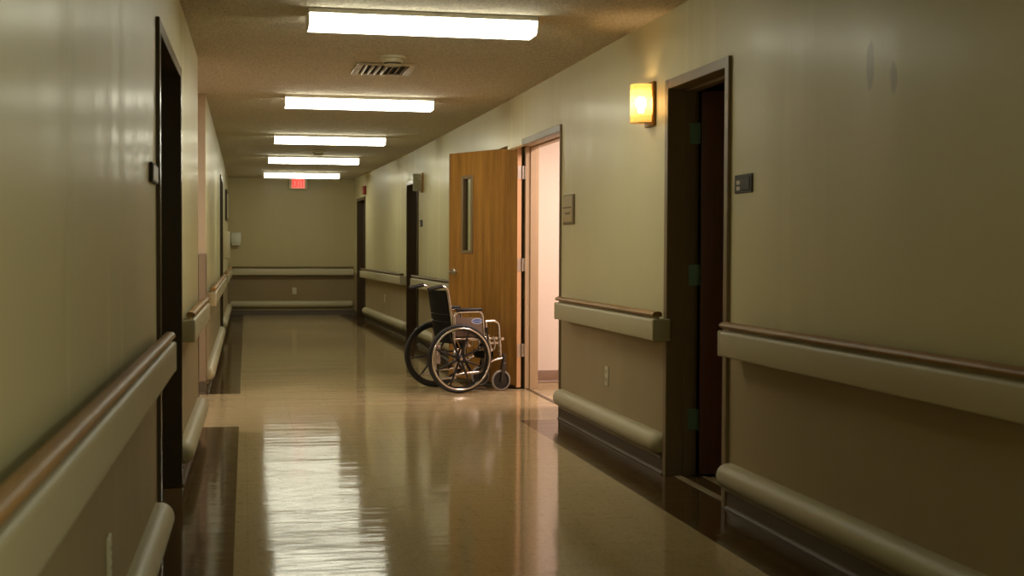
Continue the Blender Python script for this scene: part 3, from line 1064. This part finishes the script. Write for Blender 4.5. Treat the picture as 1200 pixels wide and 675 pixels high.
def outlet(W, a, z, label, k=1.0):
    wall_item(W, 'power_outlet', label, 'power outlet',
              [('cover_plate', M_['plastic'], (a - 0.038, a + 0.038, 0, 0.007, z - 0.06, z + 0.06, 0.004, 2)),
               ('socket', M_['plastic'], (a - 0.017, a + 0.017, 0.006, 0.010, z + 0.010, z + 0.040, 0.004, 2)),
               ('socket', M_['plastic'], (a - 0.017, a + 0.017, 0.006, 0.010, z - 0.040, z - 0.010, 0.004, 2)),
               *[('slot', M_['plastic_shadow'], (a + q - 0.0015, a + q + 0.0015, 0.0095, 0.0104, z + s - 0.006, z + s + 0.006)) for q in (-0.007, 0.007) for s in (0.026, -0.024)]],
              'power outlets low on the walls')


outlet(WR, 7.82, 0.416, 'ivory power outlet between the dark doorway and the lit doorway')
outlet(WL, 3.55, 0.385, 'ivory power outlet on the left wall under the near handrail')
outlet(WE, 0.90, 0.43, 'small pale power outlet on the end wall')
outlet(WB2, WB2.at_y(19.7), 0.45, 'faint outlet on the right wall between the two brown doorways')

# dispenser on the end wall
e = wall_item(WE, 'soap_dispenser', 'white soap dispenser on the end wall near its left corner', 'dispenser',
              [('body', M_['white_disp'], (-0.215, -0.03, 0, 0.10, 1.28, 1.47, 0.02, 3)),
               ('push_bar', M_['plastic'], (-0.20, -0.05, 0.03, 0.115, 1.235, 1.285, 0.012, 2))])
# red alarm above the last doorway
wall_item(WB2, 'fire_alarm', 'small red fire alarm above the farthest right doorway', 'fire alarm',
          [('housing', M_['red'], (WB2.at_y(22.1), WB2.at_y(22.28), 0, 0.05, 2.10, 2.24, 0.006, 1)),
           ('lens', M_['plastic'], (WB2.at_y(22.15), WB2.at_y(22.23), 0.048, 0.07, 2.115, 2.15, 0.006, 1))])
# notice and paper towel box on the far left wall
wall_item(WF, 'notice_board', 'dark framed notice on the far left wall above the handrail', 'notice board',
          [('frame', M_['frame_dark'], (WF.at_y(20.9), WF.at_y(22.1), 0, 0.03, 1.62, 2.10, 0.004, 1)),
           ('paper', M_['picture'], (WF.at_y(20.97), WF.at_y(22.03), 0.028, 0.032, 1.67, 2.05))])
wall_item(WF, 'towel_dispenser', 'pale paper towel box on the far left wall above the handrail', 'dispenser',
          [('body', M_['plastic'], (WF.at_y(18.6), WF.at_y(18.9), 0, 0.10, 1.05, 1.42, 0.01, 2)),
           ('towel_slot', M_['plastic_shadow'], (WF.at_y(18.63), WF.at_y(18.87), 0.03, 0.08, 1.045, 1.056))])


# ------------------------------------------------------------------ wheelchair
ANG = math.radians(13)
uu = Vector((math.cos(ANG), math.sin(ANG)))
vv = Vector((-math.sin(ANG), math.cos(ANG)))
RC = Vector((1.752, 10.77))
HALF = 0.275
cc = RC + vv * HALF + uu * 0.026     # the frame sits a little ahead of the axle
AX = -0.026
chair = empty('wheelchair', (cc.x, cc.y, 0), ANG)
tag(chair, 'empty folding wheelchair with black seat and chrome frame, in front of the oak door', 'wheelchair')
R_T = 0.286     # tyre radius
CH, BK = M_['chrome'], M_['black']

for sd in (-1, 1):          # -1: the side nearer to the viewer
    y = sd * HALF
    ax = (0, sd, 0)
    # drive wheel: rim + spokes + hub, tyre, hand rim
    bm = bmesh.new()
    rr = R_T - 0.024
    lathe(bm, [(rr, -0.011), (rr, 0.011), (rr - 0.010, 0.013), (rr - 0.026, 0.009), (rr - 0.030, 0), (rr - 0.026, -0.009), (rr - 0.010, -0.013)], (AX, y, R_T), ax, 64, True)
    lathe(bm, [(0, -0.03), (0.020, -0.03), (0.024, -0.024), (0.030, -0.012), (0.030, 0.012), (0.022, 0.018), (0.015, 0.030), (0, 0.030)], (AX, y, R_T), ax, 24)
    ph = 0.42 if sd < 0 else 0.13
    for k in range(8):
        a = ph + k * PI / 4
        d = Vector((math.cos(a), 0, math.sin(a)))
        q = Vector((-d.z, 0, d.x))
        p0 = Vector((AX, y, R_T)) + d * 0.02
        p1 = Vector((AX, y, R_T)) + d * (rr - 0.022)
        yv = Vector((0, 1, 0))
        c0 = [p0 - q * 0.0095 - yv * 0.008, p0 + q * 0.0095 - yv * 0.008, p0 + q * 0.0095 + yv * 0.008, p0 - q * 0.0095 + yv * 0.008]
        c1 = [p1 - q * 0.006 - yv * 0.006, p1 + q * 0.006 - yv * 0.006, p1 + q * 0.006 + yv * 0.006, p1 - q * 0.006 + yv * 0.006]
        hexa(bm, c0 + c1, 0.002, 1)
    whl = put(bm, 'drive_wheel', BK, chair)
    bm = bmesh.new()
    tube(bm, [(AX + math.cos(t) * (R_T - 0.0145), y, R_T + math.sin(t) * (R_T - 0.0145)) for t in [2 * PI * k / 72 for k in range(72)]], 0.0145, 12, closed=True)
    put(bm, 'tyre', M_['tyre'], whl)
    bm = bmesh.new()
    hr = 0.253
    tube(bm, [(AX + math.cos(t) * hr, y + sd * 0.036, R_T + math.sin(t) * hr) for t in [2 * PI * k / 72 for k in range(72)]], 0.0085, 10, closed=True)
    for k in range(8):
        a = ph + (k + 0.5) * PI / 4
        d = Vector((math.cos(a), 0, math.sin(a)))
        c = Vector((AX, y, R_T))
        tube(bm, [c + d * (rr - 0.014) + Vector((0, sd * 0.008, 0)), c + d * hr + Vector((0, sd * 0.032, 0))], 0.004, 6)
    hr_ = put(bm, 'hand_rim', CH, whl)
    hr_['label'] = 'shiny chrome hand rim'
    bm = bmesh.new()
    lathe(bm, [(0, 0.029), (0.013, 0.029), (0.012, 0.036), (0, 0.038)], (AX, y, R_T), ax, 18)
    put(bm, 'hub_cap', M_['steel'], whl)

    # side frame of chrome tube
    yf = sd * 0.222
    bm = bmesh.new()
    r = 0.0115
    # rear upright, carrying back cane and push handle
    tube(bm, [(-0.045, yf, 0.115), (-0.055, yf, 0.46), (-0.105, yf, 0.800), (-0.118, yf, 0.868), (-0.165, yf, 0.885), (-0.205, yf, 0.876)], r, 12, 0.045)
    # seat rail and lower rail
    tube(bm, [(-0.055, yf, 0.445), (0.235, yf, 0.455)], r, 12)
    tube(bm, [(-0.048, yf, 0.150), (0.19, yf, 0.165), (0.275, yf, 0.255), (0.385, yf, 0.275)], r, 12, 0.05)
    # front upright down to caster
    tube(bm, [(0.232, yf, 0.575), (0.232, yf, 0.150)], r, 12)
    # tipping lever at the back
    tube(bm, [(-0.046, yf, 0.130), (-0.185, yf, 0.115)], 0.009, 10)
    # axle plate
    box(bm, AX - 0.03, AX + 0.03, yf - 0.006 + sd * 0.012, yf + 0.006 + sd * 0.012, 0.20, 0.37, 0.003, 1)
    tube(bm, [(AX, yf, R_T), (AX, y, R_T)], 0.010, 10)
    put(bm, 'side_frame', CH, chair)
    # hanger at the front: forward, round the corner and down
    bm = bmesh.new()
    tube(bm, [(0.225, yf, 0.588), (0.345, yf, 0.590), (0.362, yf, 0.36), (0.366, yf, 0.295)], 0.0115, 12, 0.05)
    for hz in (0.43, 0.385, 0.335):
        lathe(bm, [(0.0, -0.008), (0.017, -0.008), (0.017, 0.008), (0.0, 0.008)], (0.358, yf, hz), (0, 0, 1), 14)
    lathe(bm, [(0, -0.02), (0.012, -0.02), (0.012, 0.02), (0, 0.02)], (0.372, yf + sd * 0.012, 0.44), (0, 1, 0), 12)
    put(bm, 'footrest_hanger', CH, chair)
    # latch hardware between frame and hanger
    bm = bmesh.new()
    box(bm, 0.225, 0.30, yf - 0.012, yf + 0.012, 0.435, 0.452, 0.003, 1)
    box(bm, 0.26, 0.345, yf - 0.010, yf + 0.010, 0.395, 0.415, 0.003, 1)
    tube(bm, [(0.245, yf + sd * 0.02, 0.475), (0.268, yf + sd * 0.02, 0.36)], 0.008, 8)
    tube(bm, [(0.29, yf + sd * 0.015, 0.46), (0.31, yf + sd * 0.015, 0.40), (0.30, yf + sd * 0.015, 0.35)], 0.007, 8, 0.02)
    lathe(bm, [(0, -0.012), (0.014, -0.012), (0.014, 0.012), (0, 0.012)], (0.27, yf + sd * 0.02, 0.35), (0, 1, 0), 12)
    lathe(bm, [(0, -0.010), (0.012, -0.010), (0.012, 0.010), (0, 0.010)], (0.32, yf + sd * 0.01, 0.445), (0, 1, 0), 12)
    put(bm, 'latch', M_['steel'], chair)
    # wheel lock
    bm = bmesh.new()
    tube(bm, [(0.20, yf + sd * 0.02, 0.39), (0.235, yf + sd * 0.035, 0.435), (0.225, yf + sd * 0.035, 0.51)], 0.006, 8, 0.015)
    tube(bm, [(0.225, yf + sd * 0.035, 0.495), (0.222, yf + sd * 0.035, 0.54)], 0.010, 8)
    box(bm, 0.17, 0.235, yf + sd * 0.013 - 0.004, yf + sd * 0.013 + 0.004, 0.375, 0.405, 0.002, 1)
    put(bm, 'wheel_lock', BK, chair)
    # armrest: chrome loop, pad, side panel with badge
    ya = sd * 0.238
    bm = bmesh.new()
    tube(bm, [(-0.062, ya, 0.44), (-0.060, ya, 0.666), (0.190, ya, 0.672), (0.207, ya, 0.45)], 0.0105, 12, 0.045)
    arm = put(bm, 'armrest', CH, chair)
    bm = bmesh.new()
    box(bm, -0.050, 0.185, ya - 0.026, ya + 0.026, 0.676, 0.702, 0.010, 3)
    put(bm, 'arm_pad', M_['pad'], arm)
    bm = bmesh.new()
    box(bm, -0.052, 0.198, ya - 0.004, ya + 0.004, 0.465, 0.622, 0.003, 1)
    pn = put(bm, 'side_panel', M_['panel'], arm)
    pn['label'] = 'grey side panel under the armrest'
    if sd < 0:
        bm = bmesh.new()

        def oval(bm, rx, rz, y0, y1):
            A, B = [], []
            for k in range(32):
                t = 2 * PI * k / 32
                A.append(bm.verts.new((0.142 + rx * math.cos(t), y0, 0.592 + rz * math.sin(t))))
                B.append(bm.verts.new((0.142 + rx * math.cos(t), y1, 0.592 + rz * math.sin(t))))
            for k in range(32):
                bm.faces.new((A[k], A[(k + 1) % 32], B[(k + 1) % 32], B[k]))
            bm.faces.new(A[::-1])
            bm.faces.new(B)
        oval(bm, 0.050, 0.023, ya - 0.0035, ya - 0.0055)
        bd = put(bm, 'oval_badge', M_['logo_white'], arm, smooth=False)
        bd['label'] = 'small white and blue oval badge'
        bm = bmesh.new()
        oval(bm, 0.045, 0.018, ya - 0.005, ya - 0.0062)
        put(bm, 'badge_field', M_['logo_blue'], arm, smooth=False)
        bm = bmesh.new()
        for k, (x0, hh, lean) in enumerate(((0.110, 0.013, 1), (0.124, 0.009, 1), (0.137, 0.009, -1), (0.150, 0.009, 1), (0.163, 0.009, 1), (0.174, 0.008, -1))):
            strokes(bm, [(0, 0, 1, 1)] if lean > 0 else [(0, 1, 1, 0)], x0 - 0.003, 0.588 - hh / 2 + 0.003, 0.006, hh, 0.0035, ya - 0.0072, ya - 0.0060)
        put(bm, 'badge_lettering', M_['logo_white'], arm, smooth=False)
    # grip of push handle
    bm = bmesh.new()
    g = [(-0.160, yf, 0.8835), (-0.185, yf, 0.880), (-0.250, yf, 0.866), (-0.285, yf, 0.858), (-0.290, yf, 0.857)]
    tube(bm, g, [0.015, 0.0165, 0.0165, 0.0165, 0.010], 12)
    put(bm, 'push_grip', M_['rubber'], chair)
    # caster: fork, wheel, tyre
    cx, cy, cr = 0.365, yf, 0.088
    bm = bmesh.new()
    lathe(bm, [(0, 0.225), (0.019, 0.225), (0.020, 0.30), (0.015, 0.312), (0, 0.314)], (0.395, cy, 0), (0, 0, 1), 18)
    for s2 in (-1, 1):
        hexa(bm, [(0.379, cy + s2 * 0.019 - 0.003, 0.228), (0.414, cy + s2 * 0.019 - 0.003, 0.228), (0.414, cy + s2 * 0.019 + 0.003, 0.228), (0.379, cy + s2 * 0.019 + 0.003, 0.228),
                  (0.359, cy + s2 * 0.020 - 0.003, 0.078), (0.381, cy + s2 * 0.020 - 0.003, 0.078), (0.381, cy + s2 * 0.020 + 0.003, 0.078), (0.359, cy + s2 * 0.020 + 0.003, 0.078)])
    box(bm, 0.379, 0.414, cy - 0.022, cy + 0.022, 0.215, 0.235, 0.004, 1)
    tube(bm, [(0.370, cy - 0.028, cr), (0.370, cy + 0.028, cr)], 0.007, 10)
    cst = put(bm, 'caster', simple('dark_fork_metal', srgb(70, 66, 62), 0.35, 0.7), chair, True, 30)
    bm = bmesh.new()
    lathe(bm, [(cr - 0.016, -0.012), (cr - 0.016, 0.012), (cr - 0.026, 0.011), (cr - 0.026, -0.011)], (0.370, cy, cr), (0, 1, 0), 40, True)
    lathe(bm, [(0, -0.015), (0.018, -0.015), (0.018, 0.015), (0, 0.015)], (0.370, cy, cr), (0, 1, 0), 16)
    lathe(bm, [(0, -0.006), (cr - 0.03, -0.005), (cr - 0.03, 0.005), (0, 0.006)], (0.370, cy, cr), (0, 1, 0), 30)
    for k in range(5):
        a = k * 2 * PI / 5 + 0.3
        d = Vector((math.cos(a), 0, math.sin(a)))
        tube(bm, [Vector((0.370, cy, cr)) + d * 0.012, Vector((0.370, cy, cr)) + d * (cr - 0.02)], 0.007, 6)
    put(bm, 'caster_wheel', BK, cst)
    bm = bmesh.new()
    tube(bm, [(0.370 + math.cos(t) * (cr - 0.012), cy, cr + math.sin(t) * (cr - 0.012)) for t in [2 * PI * k / 48 for k in range(48)]], 0.012, 10, closed=True)
    ct = put(bm, 'caster_tyre', simple('worn_grey_caster_tyre', srgb(142, 136, 128), 0.45), cst)
    ct['label'] = 'worn grey tyre of the small front wheel'

# seat sling, back sling, cross brace
bm = bmesh.new()
nx, ny = 6, 10
top = {}
for lay, dz in ((0, 0.0), (1, -0.016)):
    for i in range(nx + 1):
        for j in range(ny + 1):
            x = -0.06 + 0.32 * i / nx
            t = -1 + 2 * j / ny
            z = 0.470 - 0.022 * (1 - t * t) + dz
            top[lay, i, j] = bm.verts.new((x, 0.224 * t, z))
for i in range(nx):
    for j in range(ny):
        bm.faces.new([top[0, i, j], top[0, i + 1, j], top[0, i + 1, j + 1], top[0, i, j + 1]])
        bm.faces.new([top[1, i, j], top[1, i, j + 1], top[1, i + 1, j + 1], top[1, i + 1, j]])
for i in range(nx):
    for j in (0, ny):
        bm.faces.new([top[0, i, j], top[0, i + 1, j], top[1, i + 1, j], top[1, i, j]])
for j in range(ny):
    for i in (0, nx):
        bm.faces.new([top[0, i, j], top[0, i, j + 1], top[1, i, j + 1], top[1, i, j]])
put(bm, 'seat', M_['vinyl'], chair)

bm = bmesh.new()
top = {}
nz = 12
for lay in (0, 1):
    for i in range(nz + 1):
        u = i / nz
        z = 0.405 + (0.845 - 0.405) * u
        xc = -0.052 if z < 0.46 else -0.055 - (z - 0.46) * (0.060 / 0.385)
        for j in range(ny + 1):
            t = -1 + 2 * j / ny
            x = xc - 0.026 * (1 - t * t) + (0.012 if lay else -0.012)
            top[lay, i, j] = bm.verts.new((x, 0.208 * t, z + (0.004 * t * t if i == nz else 0)))
for i in range(nz):
    for j in range(ny):
        bm.faces.new([top[0, i, j], top[0, i + 1, j], top[0, i + 1, j + 1], top[0, i, j + 1]])
        bm.faces.new([top[1, i, j], top[1, i, j + 1], top[1, i + 1, j + 1], top[1, i + 1, j]])
for i in range(nz):
    for j in (0, ny):
        bm.faces.new([top[0, i, j], top[0, i + 1, j], top[1, i + 1, j], top[1, i, j]])
for j in range(ny):
    for i in (0, nz):
        bm.faces.new([top[0, i, j], top[0, i, j + 1], top[1, i, j + 1], top[1, i, j]])
bk = put(bm, 'backrest', M_['vinyl'], chair)
bm = bmesh.new()
for z in (0.585, 0.648):
    for t in (-1,):
        pts = []
        for j in range(ny + 1):
            q = -1 + 2 * j / ny
            pts.append((-0.055 - (z - 0.46) * 0.156 - 0.026 * (1 - q * q) - 0.0135, 0.203 * q, z))
        tube(bm, pts, 0.003, 6)
put(bm, 'back_seam', M_['black'], bk)

bm = bmesh.new()
for s2 in (-1, 1):
    x = 0.085 + 0.014 * s2
    tube(bm, [(x, -0.218 * s2, 0.165), (x, 0.215 * s2, 0.445)], 0.0115, 10)
lathe(bm, [(0, -0.03), (0.016, -0.03), (0.016, 0.03), (0, 0.03)], (0.085, 0, 0.305), (1, 0, 0), 14)
put(bm, 'cross_brace', BK, chair)
bm = bmesh.new()
for s2 in (-1, 1):
    x = 0.085 + 0.014 * s2
    tube(bm, [(0.02, -0.222 * s2, 0.158), (0.16, -0.222 * s2, 0.164)], 0.014, 10)
put(bm, 'brace_sleeve', CH, chair)
# folded calf strap hanging between the hangers
bm = bmesh.new()
pts0 = []
for j in range(9):
    t = -1 + j / 4
    pts0.append((0.300 - 0.05 * (1 - t * t), 0.21 * t, 0.315 - 0.02 * (1 - t * t)))
for a_, b_ in zip(pts0[:-1], pts0[1:]):
    hexa(bm, [(a_[0], a_[1], a_[2] - 0.03), (b_[0], b_[1], b_[2] - 0.03), (b_[0] + 0.004, b_[1], b_[2] - 0.03), (a_[0] + 0.004, a_[1], a_[2] - 0.03),
              (a_[0], a_[1], a_[2] + 0.03), (b_[0], b_[1], b_[2] + 0.03), (b_[0] + 0.004, b_[1], b_[2] + 0.03), (a_[0] + 0.004, a_[1], a_[2] + 0.03)])
bmesh.ops.remove_doubles(bm, verts=bm.verts, dist=0.0005)
put(bm, 'calf_strap', M_['vinyl'], chair)
